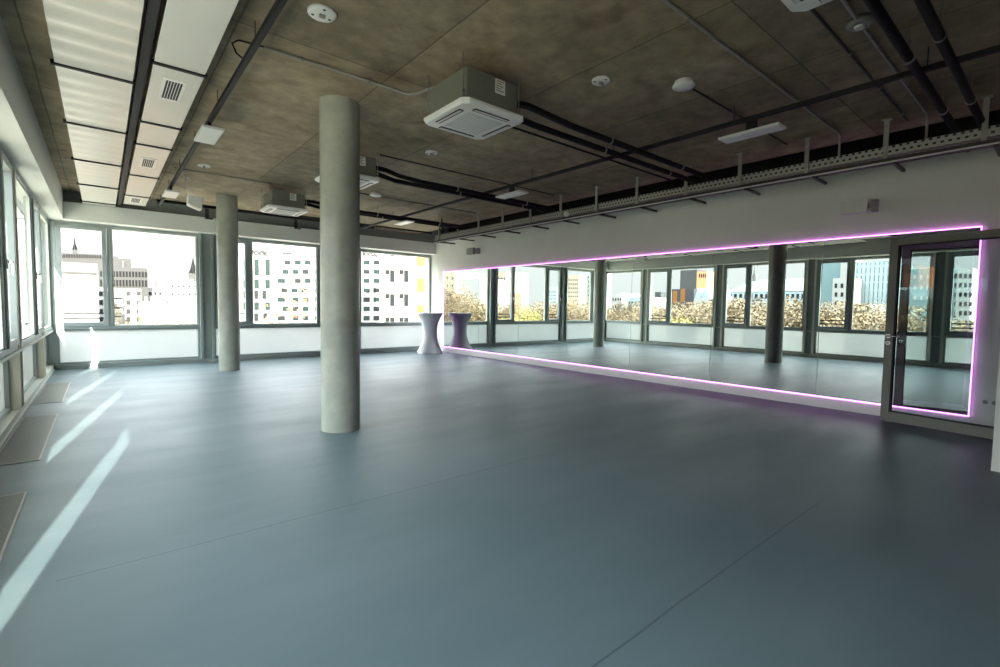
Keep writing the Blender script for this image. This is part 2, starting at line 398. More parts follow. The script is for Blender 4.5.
led('mirror_led_strip', (7.676, 7.69, Y1+.0005, Y1+.009, Z0+.012, Z1-.012), 'upright violet led strip by the far corner and high table')

# ------------------------------------------------------------------ glass door
ang = math.atan2(.42-1.485, 7.215-7.395)
DW, DH = 1.27, 2.225
door = thing('door_1', (7.395, 1.485, 0), 'grey framed glass door standing open in front of the mirror', 'door', None, 'structure')
door.rotation_euler.z = ang
S = .085
MB().box(0, S, -.03, .03, .012, DH).box(DW-S, DW, -.03, .03, .012, DH).box(S, DW-S, -.03, .03, DH-S, DH).box(S, DW-S, -.03, .03, .012, .012+S+.03).build('door_frame', M['doorframe'], door, .004, local=True)
m = MB(); q = .012
for sy in (-.031, .019):
    m.box(S, S+q, sy, sy+.012, .127, DH-S).box(DW-S-q, DW-S, sy, sy+.012, .127, DH-S).box(S+q, DW-S-q, sy, sy+.012, .127, .127+q).box(S+q, DW-S-q, sy, sy+.012, DH-S-q, DH-S)
m.build('gasket', M['gasket'], door, local=True)
MB().box(S+.002, DW-S-.002, -.008, .008, .129, DH-S-.002).build('pane', M['doorglass'], door, local=True)
for sg in (-1, 1):
    h = MB().tube([(.042, sg*.03, 1.05), (.042, sg*.075, 1.05), (.055, sg*.08, 1.05), (.17, sg*.08, 1.05)], .0095, 12).build('handle', M['chrome'], door, local=True)
    MB().tube([(.042, sg*.03, 1.05), (.042, sg*.042, 1.05)], .026, 20).build('handle_rose', M['chrome'], door, local=True)
    MB().tube([(.042, sg*.03, .965), (.042, sg*.04, .965)], .024, 20).build('lock_rose', M['chrome'], door, local=True)
    MB().box(.037, .047, sg*.04, sg*.0415, .955, .978).build('keyhole', M['gasket'], door, local=True)
MB().tube([(DW+.012, 0, .2), (DW+.012, 0, .34)], .012, 12).tube([(DW+.012, 0, 1.85), (DW+.012, 0, 1.99)], .012, 12).build('hinge', M['chrome'], door, local=True)

# power outlet seen through the door glass
t = thing('power_outlet', (7.7, .57, .335), 'white double power outlet on the wall behind the glass door', 'outlet')
B(7.688, 7.7, .50, .65, .295, .375).build('cover_plate', M['white'], t, .003)
for yy in (.537, .613):
    MB().tube([(7.684, yy, .335), (7.689, yy, .335)], .024, 20).build('socket', M['grey'], t)

# ------------------------------------------------------------------ high table
TX, TY = 7.17, 11.76
t = thing('high_table', (TX, TY, 0), 'round high table in a white stretch cover by the far corner', 'table')
prof = []
for i in range(33):
    z = 1.10*i/32
    k = z/1.10
    r = .205+.16*max(0, (k-.55)/.45)**2.2+.17*max(0, (.5-k)/.5)**1.7
    prof.append((r, z+.004))
prof += [(.362, 1.118), (.355, 1.124)]
def lobes(a, i):
    k = 1-min(1, i/17)
    return 1+.17*(k**1.5)*math.cos(4*(a-.35))
MB().lathe(prof, TX, TY, 72, lobes).build('stretch_cover', M['cloth'], t)
MB().lathe([(.366, 1.116), (.37, 1.122), (.366, 1.134), (.34, 1.138)], TX, TY, 48).build('table_top', M['cloth'], t)
for k in range(4):
    a = .35+k*math.pi/2
    MB().lathe([(.03, 0), (.034, .01), (.02, .022)], TX+.40*math.cos(a), TY+.40*math.sin(a), 14).build('foot', M['cloth'], t)

# ------------------------------------------------------------------ floor grilles by the left windows
for k, (a, b, lab) in enumerate([(2.35, 4.58, 'floor convector grille nearest the camera beside the left windows'), (5.45, 7.57, 'middle floor convector grille beside the left windows'), (8.45, 10.4, 'farthest floor convector grille beside the left windows')]):
    t = thing('floor_grille', (-.58, (a+b)/2, 0), lab, 'floor grille', 'floor grilles along the left windows')
    MB().box(-.725, -.43, a, a+.012, 0, .006).box(-.725, -.43, b-.012, b, 0, .006).box(-.725, -.713, a+.012, b-.012, 0, .006).box(-.442, -.43, a+.012, b-.012, 0, .006).build('grille_frame', M['galv'], t)
    m = MB(); yy = a+.02
    while yy < b-.02: m.box(-.712, -.443, yy, yy+.014, .0005, .005); yy += .019
    m.build('slats', M['grille'], t)

# ------------------------------------------------------------------ hung ceiling panels
PZ = 3.2
def rods(t, xs, ys, z0=PZ, r=.004):
    for x in xs:
        for y in ys: MB().tube([(x, y, z0), (x, y, CZ)], r, 6).build('hanger_rod', M['galv'], t)
j1 = [3.62, 5.25, 6.86, 8.55, 10.3, 12.0, 12.62]
names1 = ['nearest', 'second', 'third', 'fourth', 'fifth', 'last short']
for k in range(6):
    a, b = j1[k]+.02, j1[k+1]-.02
    if k == 5: b = 12.29
    t = thing('ceiling_panel', (0, (a+b)/2, PZ), '%s ribbed white panel of the left hung row, counted from the camera' % names1[k], 'ceiling panel', 'ribbed white hung ceiling panels')
    m = MB(); N = max(8, int((b-a)/.02)); vs = []; fs = []
    for i in range(N+1):
        y = a+(b-a)*i/N; ph = ((y-a) % .27)/.27
        z = PZ+(.013 if k == 0 else .005)*(min(1, max(0, ph/.32))-min(1, max(0, (ph-.5)/.32)))
        vs += [(-.245, y, z), (.245, y, z), (-.245, y, z+.004), (.245, y, z+.004)]
    for i in range(N):
        q = 4*i; fs += [(q, q+1, q+5, q+4), (q+2, q+6, q+7, q+3), (q, q+4, q+6, q+2), (q+1, q+3, q+7, q+5)]
    fs += [(0, 2, 3, 1), (4*N, 4*N+1, 4*N+3, 4*N+2)]
    m.add(vs, fs).build('ribbed_sheet', M['panel'], t)
    rods(t, (-.24, .24), (a+.05, b-.05), PZ+.01)
j2 = [3.0, 4.70, 6.29, 7.2, 9.0, 10.75, 11.78]
v2 = {1: 5.21, 3: 8.1, 5: 11.2}
names2 = ['nearest plain', 'second', 'third, shorter plain', 'fourth', 'fifth plain', 'farthest']
for k in range(6):
    a, b = j2[k]+.02, j2[k+1]-.02
    t = thing('ceiling_panel', (.52, (a+b)/2, PZ), '%s white panel of the right hung row%s, counted from the camera' % (names2[k], ' with an air grille' if k in v2 else ''), 'ceiling panel', 'flat white hung ceiling panels')
    B(.355, .695, a, b, PZ, PZ+.012).build('panel_sheet', M['panel'], t, .003)
    rods(t, (.36, .69), (a+.06, b-.06), PZ+.01)
    if k in v2:
        y = v2[k]; g = B(.435, .60, y-.27, y+.27, PZ-.006, PZ).build('grille_plate', M['white'], t)
        m = MB()
        for i in range(6): m.box(.4585+i*.0205, .4735+i*.0205, y-.22, y+.22, PZ-.0075, PZ-.0062)
        m.build('grille_slot', M['slot'], g)
t = thing('carrier_rail', (.3, 8, PZ), 'dark carrier rail running between the two rows of hung panels', 'rail')
MB().box(.27, .33, 2.9, 12.29, PZ+.03, PZ+.08).build('rail_profile', M['blackmetal'], t)
rods(t, (.30,), [3.5+1.2*i for i in range(8)], PZ+.075, .006)
for k, y in enumerate(j1[1:-1]):
    tag(B(-.27, .262, y-.018, y+.018, PZ-.012, PZ+.022).build('cross_rail', M['blackmetal']), 'dark cross rail between the %s and %s panels of the left hung row' % (names1[k], names1[k+1]), 'rail', 'cross rails of the ribbed panels')
for k, y in enumerate(j2[1:-1]):
    tag(B(.338, .71, y-.018, y+.018, PZ-.012, PZ+.022).build('cross_rail', M['blackmetal']), 'dark cross rail between the %s and %s panels of the right hung row' % (names2[k].split(',')[0], names2[k+1].split(',')[0]), 'rail', 'cross rails of the flat panels')

# ------------------------------------------------------------------ air cassettes
def cassette(cx, cy, z, label):
    t = thing('air_conditioner', (cx, cy, z), label, 'air conditioner', 'ceiling air conditioning cassettes')
    h = .325; L = .66/2+.015
    o = MB().box(cx-.285, cx+.285, cy-.285, cy+.285, z+.045, CZ-.10).build('casing', M['greybox'], t, .012)
    m = MB()
    def ring(r, zz, c):
        return [(cx+x, cy+y, zz) for x, y in ((r-c, -r), (r, -r+c), (r, r-c), (r-c, r), (-r+c, r), (-r, r-c), (-r, -r+c), (-r+c, -r))]
    rs = [ring(L, z+.05, .05), ring(L, z+.03, .05), ring(L-.02, z+.008, .05), ring(.215, z, .03)]
    m.add([p for r in rs for p in r], [(i*8+k, i*8+(k+1) % 8, (i+1)*8+(k+1) % 8, (i+1)*8+k) for i in range(3) for k in range(8)]+[tuple(range(8))[::-1]])
    m.add(ring(.215, z, .03), [tuple(range(8))])
    m.build('grille_panel', M['white'], t)
    s = MB()
    for i in range(14): s.box(cx-.19, cx+.19, cy-.19+i*.028, cy-.19+i*.028+.014, z-.004, z+.001)
    s.build('intake_grille', M['offwhite'], t)
    for dx, dy in ((1, 0), (-1, 0), (0, 1), (0, -1)):
        px, py = cx+dx*.262, cy+dy*.262
        hx, hy = (.022, .19) if dx else (.19, .022)
        fl = B(px-hx, px+hx, py-hy, py+hy, z-.003, z+.012).build('air_outlet', M['slot'], t)
        wx, wy = (.012, .185) if dx else (.185, .012)
        B(px-wx+dx*.006, px+wx+dx*.006, py-wy+dy*.006, py+wy+dy*.006, z-.0065, z-.0032).build('flap', M['offwhite'], fl)
    for dx in (-1, 1):
        for dy in (-1, 1):
            MB().tube([(cx+dx*.31, cy+dy*.27, z+.05), (cx+dx*.31, cy+dy*.27, CZ)], .005, 8).tube([(cx+dx*.31, cy+dy*.27, z+.11), (cx+dx*.31, cy+dy*.27, z+.135)], .014, 8).build('hanger_rod', M['galv'], t)
    lb = B(cx+.02, cx+.13, cy-.288, cy-.284, CZ-.235, CZ-.115).build('rating_sticker', M['white'], t)
    m = MB()
    for i in range(5): m.box(cx+.03, cx+.03+(.085, .06, .075, .05, .08)[i], cy-.2895, cy-.2882, CZ-.133-i*.02, CZ-.127-i*.02)
    m.build('printed_lines', M['slot'], lb)
    return t
AC = [(2.64, 3.60, 2.99), (2.62, 6.46, 3.0), (2.60, 9.36, 3.0), (2.745, .78, 3.0)]
LAB = ['square white air conditioner cassette nearest and largest, with grey casing', 'air conditioner cassette partly hidden behind the nearer column', 'farthest air conditioner cassette, between the two columns', 'air conditioner cassette cut off by the top edge of the picture']
for p, l in zip(AC, LAB): cassette(*p, l)

# insulated pipes from the cassettes towards the mirror wall
def pipe(pts, r, label, group, clamps=()):
    t = thing('insulated_pipe', pts[0], label, 'pipe', group)
    MB().tube(pts, r, 14).build('pipe_run', M['black'], t)
    for x, y, z in clamps:
        MB().tube([(x-.012, y, z), (x+.012, y, z)], r+.006, 14).tube([(x, y, z+r), (x, y, CZ-.001)], .004, 6).build('pipe_clamp', M['galv'], t)
    return t
def pair(cx, y0, ya, yb, z, who, r=.032, x1=7.6):
    pipe([(cx+.285, y0-.12, z+.03), (cx+.36, y0-.12, z+.04), (cx+.52, (y0-.12+ya)/2, z+.05), (cx+.75, ya, z+.02), (cx+1.1, ya, z), (x1, ya, z)], r,
         'black insulated pipe from the %s, on the side nearer the camera' % who, 'black insulated pipes under the ceiling', [(x, ya, z) for x in (4.4, 5.9) if x > cx+1.05])
    pipe([(cx+.285, y0+.05, z+.02), (cx+.4, y0+.05, z+.02), (cx+.8, yb, z), (x1, yb, z-.005)], r,
         'black insulated pipe from the %s, on the side away from the camera' % who, 'black insulated pipes under the ceiling', [(x, yb, z-.005) for x in (4.6, 6.0)])
pair(2.64, 3.60, 3.42, 3.66, 3.2, 'nearest air conditioner')
pair(2.62, 6.46, 6.42, 6.64, 3.2, 'column-hidden air conditioner')
pair(2.60, 9.36, 9.30, 9.50, 3.2, 'farthest air conditioner')
pair(2.745, .78, .69, .885, 3.2, 'cut-off air conditioner', .031)
def conduit(pts, r, mat, label, name='conduit', clip=0):
    t = thing(name, pts[0], label, 'conduit', 'thin conduits under the ceiling')
    MB().tube(pts, r, 8).build('tube', M[mat], t)
    if clip:
        p0, p1 = Vector(pts[0]), Vector(pts[1]); m = MB(); L = (p1-p0).length; k = clip/2
        d = (p1-p0).normalized()
        while k < L:
            p = p0+d*k; MB().tube([p-d*.012, p+d*.012], r+.005, 8).build('pipe_clip', M['galv'], t); k += clip
    return t
conduit([(2.93, 3.85, 3.2), (6.4, 3.85, 3.2)], .012, 'black', 'thin black drain tube beside the nearest air conditioner pipes')
conduit([(2.93, 6.12, 3.36), (6.3, 6.12, 3.36)], .01, 'conduitdark', 'thin dark tube beside the column-hidden air conditioner pipes')
conduit([(1.05, 4.30, 3.40), (2.36, 4.30, 3.40), (2.40, 4.2, 3.39), (2.42, 3.9, 3.36)], .012, 'conduit', 'grey conduit from the left light track to the nearest air conditioner', clip=.6)
conduit([(2.9, 1.87, 3.40), (6.62, 1.87, 3.40), (6.66, 1.87, 3.36), (6.66, 1.87, 3.08)], .012, 'conduit', 'pale conduit crossing the ceiling behind the long right panel light', clip=.7)
conduit([(3.3, 1.27, 3.40), (6.7, 1.27, 3.40)], .011, 'conduitdark', 'dark conduit ending at the cable tray', clip=.9)
conduit([(3.3, 1.1, 3.40), (4.15, 1.1, 3.40)], .013, 'conduit', 'pale conduit feeding the round junction box')
conduit([(4.3, 1.1, 3.40), (6.5, 1.1, 3.40), (6.64, 1.1, 3.38), (6.66, 1.1, 3.3), (6.66, 1.1, 3.1)], .012, 'conduit', 'pale conduit from the round junction box to the cable tray', clip=.8)
conduit([(4.25, 2.41, 3.40), (6.6, 2.41, 3.40)], .009, 'conduitdark', 'thin dark conduit behind the white disc detector')
conduit([(.9, 9.0, 3.40), (2.3, 9.0, 3.40)], .012, 'conduit', 'grey conduit from the left track to the farthest air conditioner')
conduit([(3.1, 8.6, 3.40), (6.4, 8.6, 3.40)], .010, 'conduitdark', 'dark conduit beyond the small far disc detector')
conduit([(2.9, 11.25, 3.3), (6.9, 11.25, 3.3)], .022, 'black', 'black pipe close to the far windows under the ceiling')
fp = conduit([(.9, 12.05, 3.388), (5.6, 12.05, 3.388)], .03, 'black', 'black pipe over the far window fascia', name='hanging_pipe')
for xx in (1.78, 3.62): MB().box(xx-.035, xx+.035, 12.08, 12.1, 3.13, 3.36).box(xx-.035, xx+.1, 12.0, 12.1, 3.13, 3.15).build('pipe_bracket', M['conduitdark'], fp)
t = thing('hanging_cables', (6.25, 9.75, CZ), 'small bundle of black cables hanging by the far end of the cable tray', 'cables')
for k in range(5): MB().tube([(6.25, 9.75, CZ), (6.25+.01*k, 9.75+.02*(k-2), 3.25), (6.24+.02*k, 9.75+.06*(k-2), 3.08)], [.014, .02, .016], 6).build('cable', M['black'], t)
t = thing('loose_cable', (.92, 4.3, PZ+.07), 'black cable looping off the left light track to the ceiling conduit', 'cable')
MB().tube([(.92, 4.35, PZ+.07), (.86, 4.34, PZ+.10), (.83, 4.33, PZ+.16), (.87, 4.31, PZ+.19), (1.05, 4.30, PZ+.198)], .007, 6).build('cable_run', M['black'], t)

# ------------------------------------------------------------------ light tracks and flat lights
def track(x, y0, y1, label):
    t = thing('light_track', (x, (y0+y1)/2, PZ), label, 'light track', 'black light tracks')
    MB().box(x-.02, x+.02, y0, y1, PZ+.03, PZ+.07).build('rail', M['blackmetal'], t)
    for y in [y0+.4+1.5*i for i in range(int((y1-y0-.4)/1.5)+1)]:
        MB().tube([(x, y, PZ+.06), (x, y, CZ)], .004, 6).build('hanger', M['blackmetal'], t)
track(.92, .6, 11.6, 'black light track on the left, beside the hung white panels')
track(5.03, .45, 11.6, 'long black light track on the right under the pipes')
LZ = 3.1
def flat_light(x, y, label):
    t = thing('pendant_panel_light', (x, y, LZ), label, 'panel light', 'flat white track lights')
    B(x-.098, x+.098, y-.29, y+.29, LZ-.006, LZ+.018).build('light_body', M['offwhite'], t, .004)
    B(x-.086, x+.086, y-.278, y+.278, LZ-.0085, LZ-.0058).build('diffuser', M['white'], t)
    B(x-.016, x+.016, y-.05, y+.05, LZ+.018, PZ+.031).build('track_adapter', M['blackmetal'], t)
flat_light(.91, 5.98, 'square white flat light on the left track, nearer one')
flat_light(.91, 9.62, 'square white flat light on the left track by the hanging speaker')
flat_light(5.05, 2.18, 'nearest flat white light on the right track')
flat_light(5.02, 5.80, 'middle flat white light on the right track')
flat_light(5.02, 9.32, 'farthest flat white light on the right track')

# ------------------------------------------------------------------ ceiling discs
def ring_base(x, y, label, r=.085):
    t = thing('detector_base', (x, y, CZ), label, 'detector base', 'round detector bases without heads')
    MB().lathe([(r*.45, CZ-.02), (r*.95, CZ-.02), (r, CZ-.014), (r, CZ), (r*.45, CZ)], x, y, 32).build('mounting_ring', M['white'], t)
    for k in range(3):
        a = k*2.1+.4; px, py = x+r*.68*math.cos(a), y+r*.68*math.sin(a)
        MB().lathe([(.011, CZ-.0215), (.011, CZ-.019)], px, py, 10).build('contact_slot', M['slot'], t)
    MB().box(x-.02, x+.02, y-.012, y+.012, CZ-.04, CZ-.02).build('clip', M['grey'], t)
ring_base(1.26, 3.56, 'large round white detector base at the top of the picture, beside the left track', .10)
ring_base(3.56, 2.89, 'round white detector base near the white disc detector', .085)
ring_base(3.49, 5.71, 'small round white detector base beyond the nearest air conditioner')
ring_base(1.24, 8.59, 'small round white detector base before the farther column')
def disc(x, y, r, label):
    t = thing('disc_detector', (x, y, CZ), label, 'detector', 'white disc detectors')
    MB().lathe([(r*.82, CZ-.03), (r*.82, CZ)], x, y, 32).build('base_ring', M['offwhite'], t)
    MB().lathe([(r*.3, CZ-.062), (r*.85, CZ-.056), (r, CZ-.046), (r, CZ-.036), (r*.86, CZ-.03)], x, y, 36).build('cover', M['white'], t)
disc(4.15, 2.41, .10, 'white disc detector on the ceiling between the air conditioner and the right panel light')
disc(3.97, 8.46, .11, 'far white disc detector close to the nearer column')
t = thing('junction_box', (4.22, 1.1, CZ), 'round grey junction box between two pale conduits', 'junction box')
MB().lathe([(.06, CZ-.045), (.08, CZ-.04), (.085, CZ), (.06, CZ)], 4.22, 1.1, 24).build('box_body', M['galv'], t)
MB().lathe([(.03, CZ-.06), (.035, CZ-.045)], 4.22, 1.1, 16).build('cover', M['offwhite'], t)

# ------------------------------------------------------------------ cable tray
TXR = 6.6
t = thing('cable_tray', (TXR, 5.5, 3.0), 'long galvanised cable tray on hangers in front of the mirror wall', 'cable tray')
MB().box(TXR, TXR+.006, .42, 10.62, 3.035, 3.135).build('side_rail', M['perf'], t)
MB().box(TXR+.24, TXR+.246, .42, 10.62, 3.035, 3.135).build('side_rail', M['perf'], t)
MB().box(TXR+.006, TXR+.24, .42, 10.62, 3.035, 3.041).build('tray_floor', M['perf'], t)
MB().box(TXR-.03, TXR+.10, .42, 10.62, 2.955, 3.0).build('lower_duct', M['conduitdark'], t)
MB().box(TXR-.036, TXR-.03, .42, 10.62, 2.948, 2.964).build('duct_lip', M['offwhite'], t)
hy = [.66, 1.42, 2.18, 2.97, 3.74, 4.57, 5.38, 6.22, 7.04, 7.9, 8.75, 9.57, 10.4]
for k, y in enumerate(hy):
    MB().box(TXR-.022, TXR-.016, y-.022, y+.022, 3.0, CZ).box(TXR-.016, TXR, y-.022, y-.017, 3.0, CZ).box(TXR-.016, TXR, y+.017, y+.022, 3.0, CZ).box(TXR-.05, TXR+.03, y-.04, y+.04, CZ-.008, CZ).build('hanger', M['galvdark'], t)
    MB().box(TXR-.03, TXR+.42, y-.1, y-.07, 2.925, 2.953).build('bracket_arm', M['conduitdark'], t)
t = thing('motion_sensor', (6.53, 6.0, 3.04), 'small round white motion sensor fixed to the cable tray', 'sensor')
m = MB(); m.lathe([(.004, 2.985), (.028, 2.99), (.042, 3.01), (.046, 3.035), (.04, 3.06), (.02, 3.075)], 6.51, 6.0, 20); m.build('dome', M['white'], t)
MB().box(6.535, 6.585, 5.985, 6.015, 3.02, 3.05).build('bracket', M['offwhite'], t)

# ------------------------------------------------------------------ speakers
def wall_speaker(y, z, w, h, mat, label):
    t = thing('wall_speaker', (7.7, y, z), label, 'speaker', 'wall speakers above the mirror')
    MB().prism([(7.52, y-w/2), (7.52, y+w/2), (7.62, y+w/2-.03), (7.62, y-w/2+.03)], 'z', z-h/2, z+h/2).build('case', M[mat], t, .008)
    MB().box(7.5145, 7.5195, y-w/2+.012, y+w/2-.012, z-h/2+.012, z+h/2-.012).build('front_grille', M[mat], t)
    MB().box(7.60, 7.7, y-w/2-.075, y-w/2-.015, z-h/2+.01, z+h/2-.01).box(7.6, 7.62, y-w/2-.015, y-w/2+.04, z-.03, z+.03).build('wall_bracket', M['grey'], t, .004)
wall_speaker(10.35, 2.80, .30, .17, 'grey', 'small grey speaker on the wall near the far end of the mirror')
wall_speaker(1.92, 2.70, .30, .17, 'whitewall', 'pale speaker on the wall above the glass door end of the mirror')
t = thing('hanging_speaker', (1.23, 9.6, CZ), 'white box speaker hanging from the ceiling before the farther column', 'speaker')
sp = MB().prism([(1.13, 2.97), (1.33, 2.90), (1.35, 3.10), (1.14, 3.12)], 'y', 9.5, 9.7).build('case', M['white'], t, .008)
MB().prism([(1.15, 2.958), (1.31, 2.902), (1.308, 2.896), (1.148, 2.952)], 'y', 9.515, 9.685).build('front_grille', M['offwhite'], t)
MB().tube([(1.16, 9.6, 3.11), (1.12, 9.6, 3.2), (1.12, 9.6, CZ-.001)], .014, 10).lathe([(.05, CZ-.012), (.05, CZ)], 1.12, 9.6, 16).build('ceiling_bracket', M['white'], t)

# ------------------------------------------------------------------ the city outside
GZ = -15.0
OM = dict(
    ground=plain('pale_bounce_paving', (158, 154, 142), .9, 0, .12, .1),  # unseen ground kept pale to bounce sunlight up to the ceiling
    white=plain('pale_render', (136, 135, 132), .8, 0, .02, .3),
    cream=plain('cream_render', (136, 126, 110), .8, 0, .04, .3),
    grey=plain('grey_render', (98, 98, 94), .8, 0, .05, .3),
    slate=plain('slate_grey_render', (42, 41, 40), .8, 0, .05, .3),
    dark=plain('dark_metal_cladding', (44, 46, 46), .6, 0, .08, .3),
    brick=plain('orange_brick', (188, 132, 92), .85, 0, .08, 1),
    red=plain('red_clay_tiles', (120, 74, 60), .85, 0, .08, 1),
    teal=plain('green_copper_roof', (92, 116, 120), .6, 0, .06, .4),
    bluegrey=plain('pale_grey_blue_render', (128, 140, 143), .7, 0, .05, .4),
    glassy=plain('tinted_facade_glass', (92, 114, 116), .12, 0, .1, .2, .8),
    win=plain('dark_window_glass', (15, 19, 20), .35, 0, .15, .6, .3),
    winblack=plain('unlit_office_glass', (4, 5, 5), .5, 0, .1, .6, .1),
    winteal=plain('teal_window_glass', (11, 28, 26), .35, 0, .15, .6, .3),
    yellow=plain('yellow_panel', (112, 68, 6), .6, 0, .03, 1),
    black=plain('black_panel', (38, 40, 44), .6, 0, .05, 1),
    bark=plain('tree_bark', (92, 78, 62), .9, 0, .15, 6),
    golden=plain('golden_leaves', (100, 86, 63), .8, 0, .1, 1.5),
    ochre=plain('ochre_leaves', (98, 87, 69), .8, 0, .1, 1.5),
    lime=plain('yellow_green_leaves', (112, 106, 52), .8, 0, .1, 1.5),
    rust=plain('orange_leaves', (120, 74, 40), .8, 0, .2, 1.5),
    letter=plain('black_letters', (12, 12, 13), .6, 0, .05, 1),
    wletter=plain('white_letters', (240, 240, 240), .6, 0, .02, 1),
)
struct('ground', B(-260, 260, -120, 360, GZ-1, GZ), OM['ground'], label='street level far below the windows', cat='ground')
def block(root, name, mat, x0, x1, y0, y1, z0, z1): return B(x0, x1, y0, y1, z0, z1).build(name, OM[mat], root)
def building(name, label, x0, x1, y0, y1, z1, mat, cat='building'):
    t = thing(name, ((x0+x1)/2, (y0+y1)/2, GZ), label, cat)
    block(t, 'wall', mat, x0, x1, y0, y1, GZ, z1)
    return t
def win(t, face, pos, a0, a1, z0, z1, mat='win', name='window', d=.06):     # a window set in a facade; face s = looks south, e = looks east
    a0, a1 = min(a0, a1), max(a0, a1); z0, z1 = min(z0, z1), max(z0, z1)
    if face == 's': return B(a0, a1, pos-d, pos+d, z0, z1).build(name, OM[mat], t)
    return B(pos-d, pos+d, a0, a1, z0, z1).build(name, OM[mat], t)
def bN(name, label, u0, u1, vt, Y, depth, mat, um=None):
    p, q = north(u0, vt, Y), north(u1, vt, Y)
    return building(name, label, p.x, q.x, Y, Y+depth, north((u0+u1)/2, vt, Y).z, mat)
def wN(t, Y, u0, u1, v0, v1, mat='win', name='window', d=.06):
    a, c = north(u0, v0, Y), north(u1, v1, Y); return win(t, 's', Y, a.x, c.x, a.z, c.z, mat, name, d)
def bW(name, label, u0, u1, vt, X, depth, mat):
    p, q = west(u0, vt, X), west(u1, vt, X); y0, y1 = min(p.y, q.y), max(p.y, q.y)
    return building(name, label, X-depth, X, y0, y1, west((u0+u1)/2, vt, X).z, mat)
def wW(t, X, u0, u1, v0, v1, mat='win', name='window', d=.06):
    a, c = west(u0, v0, X), west(u1, v1, X); return win(t, 'e', X, a.y, c.y, a.z, c.z, mat, name, d)

# --- seen straight through the far windows
t = bN('apartment_block', 'plain white blank-sided block outside the left far window', 20, 97, 262, 42, 10, 'white')
wN(t, 42, 20, 97, 271.5, 272.6, 'slate', 'parapet_line', .1)
t = bN('long_hall', 'long grey-roofed building behind the blank white block', 10, 118, 253, 85, 20, 'slate')
for k in range(20): wN(t, 85, 58+k*2.6, 59.3+k*2.6, 254, 257+.05*k, 'winblack', 'dormer', .2)
p = north(75, 252, 88)
t = thing('church_spire', (p.x, 88, GZ), 'tiny thin church spire above the long grey roof', 'church spire')
MB().box(p.x-.28, p.x+.28, 87.7, 88.3, GZ, p.z+.3).build('tower', OM['slate'], t); MB().lathe([(.3, p.z+.3), (.1, p.z+1.1), (.03, p.z+2.0)], p.x, 88, 8).build('spire', OM['winblack'], t)
t = bN('office_building', 'grey office with rows of upright windows beyond the balcony flats', 98, 147.5, 267, 66, 14, 'slate')
pa, pb = north(112, 258, 67), north(131, 258, 67); block(t, 'roof_house', 'slate', pa.x, pb.x, 67, 74, 4, pa.z)
wN(t, 66.9, 122, 124.5, 261, 268, 'dark', 'vent_stack', .1)
for r_, (v0, v1) in enumerate(((271, 276.5), (279.5, 286))):
    for k in range(15): wN(t, 66, 100+k*3.2, 102.2+k*3.2, v0+.05*k, v1+.05*k, 'winblack')
t = bN('apartment_block', 'white flats with yellowish balconies below the grey office', 97.5, 141, 288.5, 56, 8, 'white')
for r_, v0 in enumerate((291, 300, 309, 317)):
    for u0 in (115.5, 126, 136.5): wN(t, 56, u0, u0+4.4, v0, v0+4.8, 'win')
    for u0 in (98.5,): wN(t, 56, u0, u0+4.4, v0, v0+4.8, 'win')
    q0, q1 = north(108, v0+5.5, 56), north(122, v0+3, 56)
    bl = B(q0.x, q1.x, 54.8, 56.05, q0.z-.1, q0.z+.12).build('balcony', OM['cream'], t)
    B(q0.x, q1.x, 54.75, 54.82, q0.z+.12, q1.z+.3).build('parapet', OM['cream'], bl)
t = bN('apartment_block', 'pale white block of small dot windows below the steeple', 161, 200, 281, 76, 10, 'white')
for v0 in (285, 293):
    for k in range(6): wN(t, 76, 166+k*5.6, 167.8+k*5.6, v0, v0+2.6, 'win')
pa = north(163, 278, 77); block(t, 'roof_house', 'grey', pa.x-.6, pa.x+3.4, 77, 82, 3, pa.z)
t = bN('apartment_block', 'white stepped block between the grey office and the steeple', 141, 166, 288, 70, 10, 'white')
for v0 in (292,):
    for k in range(4): wN(t, 70, 144+k*5, 146.5+k*5, v0, v0+3, 'win')
t = bN('low_building', 'low white flat-roofed building with roof units under the stepped block', 142, 166, 302, 50, 8, 'white')
for u0 in (146, 152, 160, 163):
    q = north(u0, 299, 51); block(t, 'roof_unit', 'grey', q.x-.09, q.x+.09, 51, 51.6, 0, q.z+.1*(u0 % 3))
t = bN('low_building', 'low white building with a dark roof edge at the right of the first broad window', 170, 203, 304.5, 46, 8, 'white')
wN(t, 46, 170, 195, 304.5, 305.4, 'dark', 'roof_edge', .12)
for u0 in (174, 182, 184):
    q = north(u0, 299, 47); block(t, 'roof_unit', 'grey', q.x-.09, q.x+.09, 47, 47.5, 0, q.z)
p = north(193.3, 276, 130)
t = thing('church_spire', (p.x, 130, GZ), 'pointed church steeple at the right edge of the first broad window', 'church spire')
MB().box(p.x-.85, p.x+.85, 129.2, 130.8, GZ, p.z+.6).build('tower', OM['slate'], t)
MB().lathe([(1.0, p.z+.6), (.6, p.z+1.5), (.35, p.z+2.5), (.06, p.z+4.2)], p.x, 130, 8).build('spire', OM['winblack'], t)
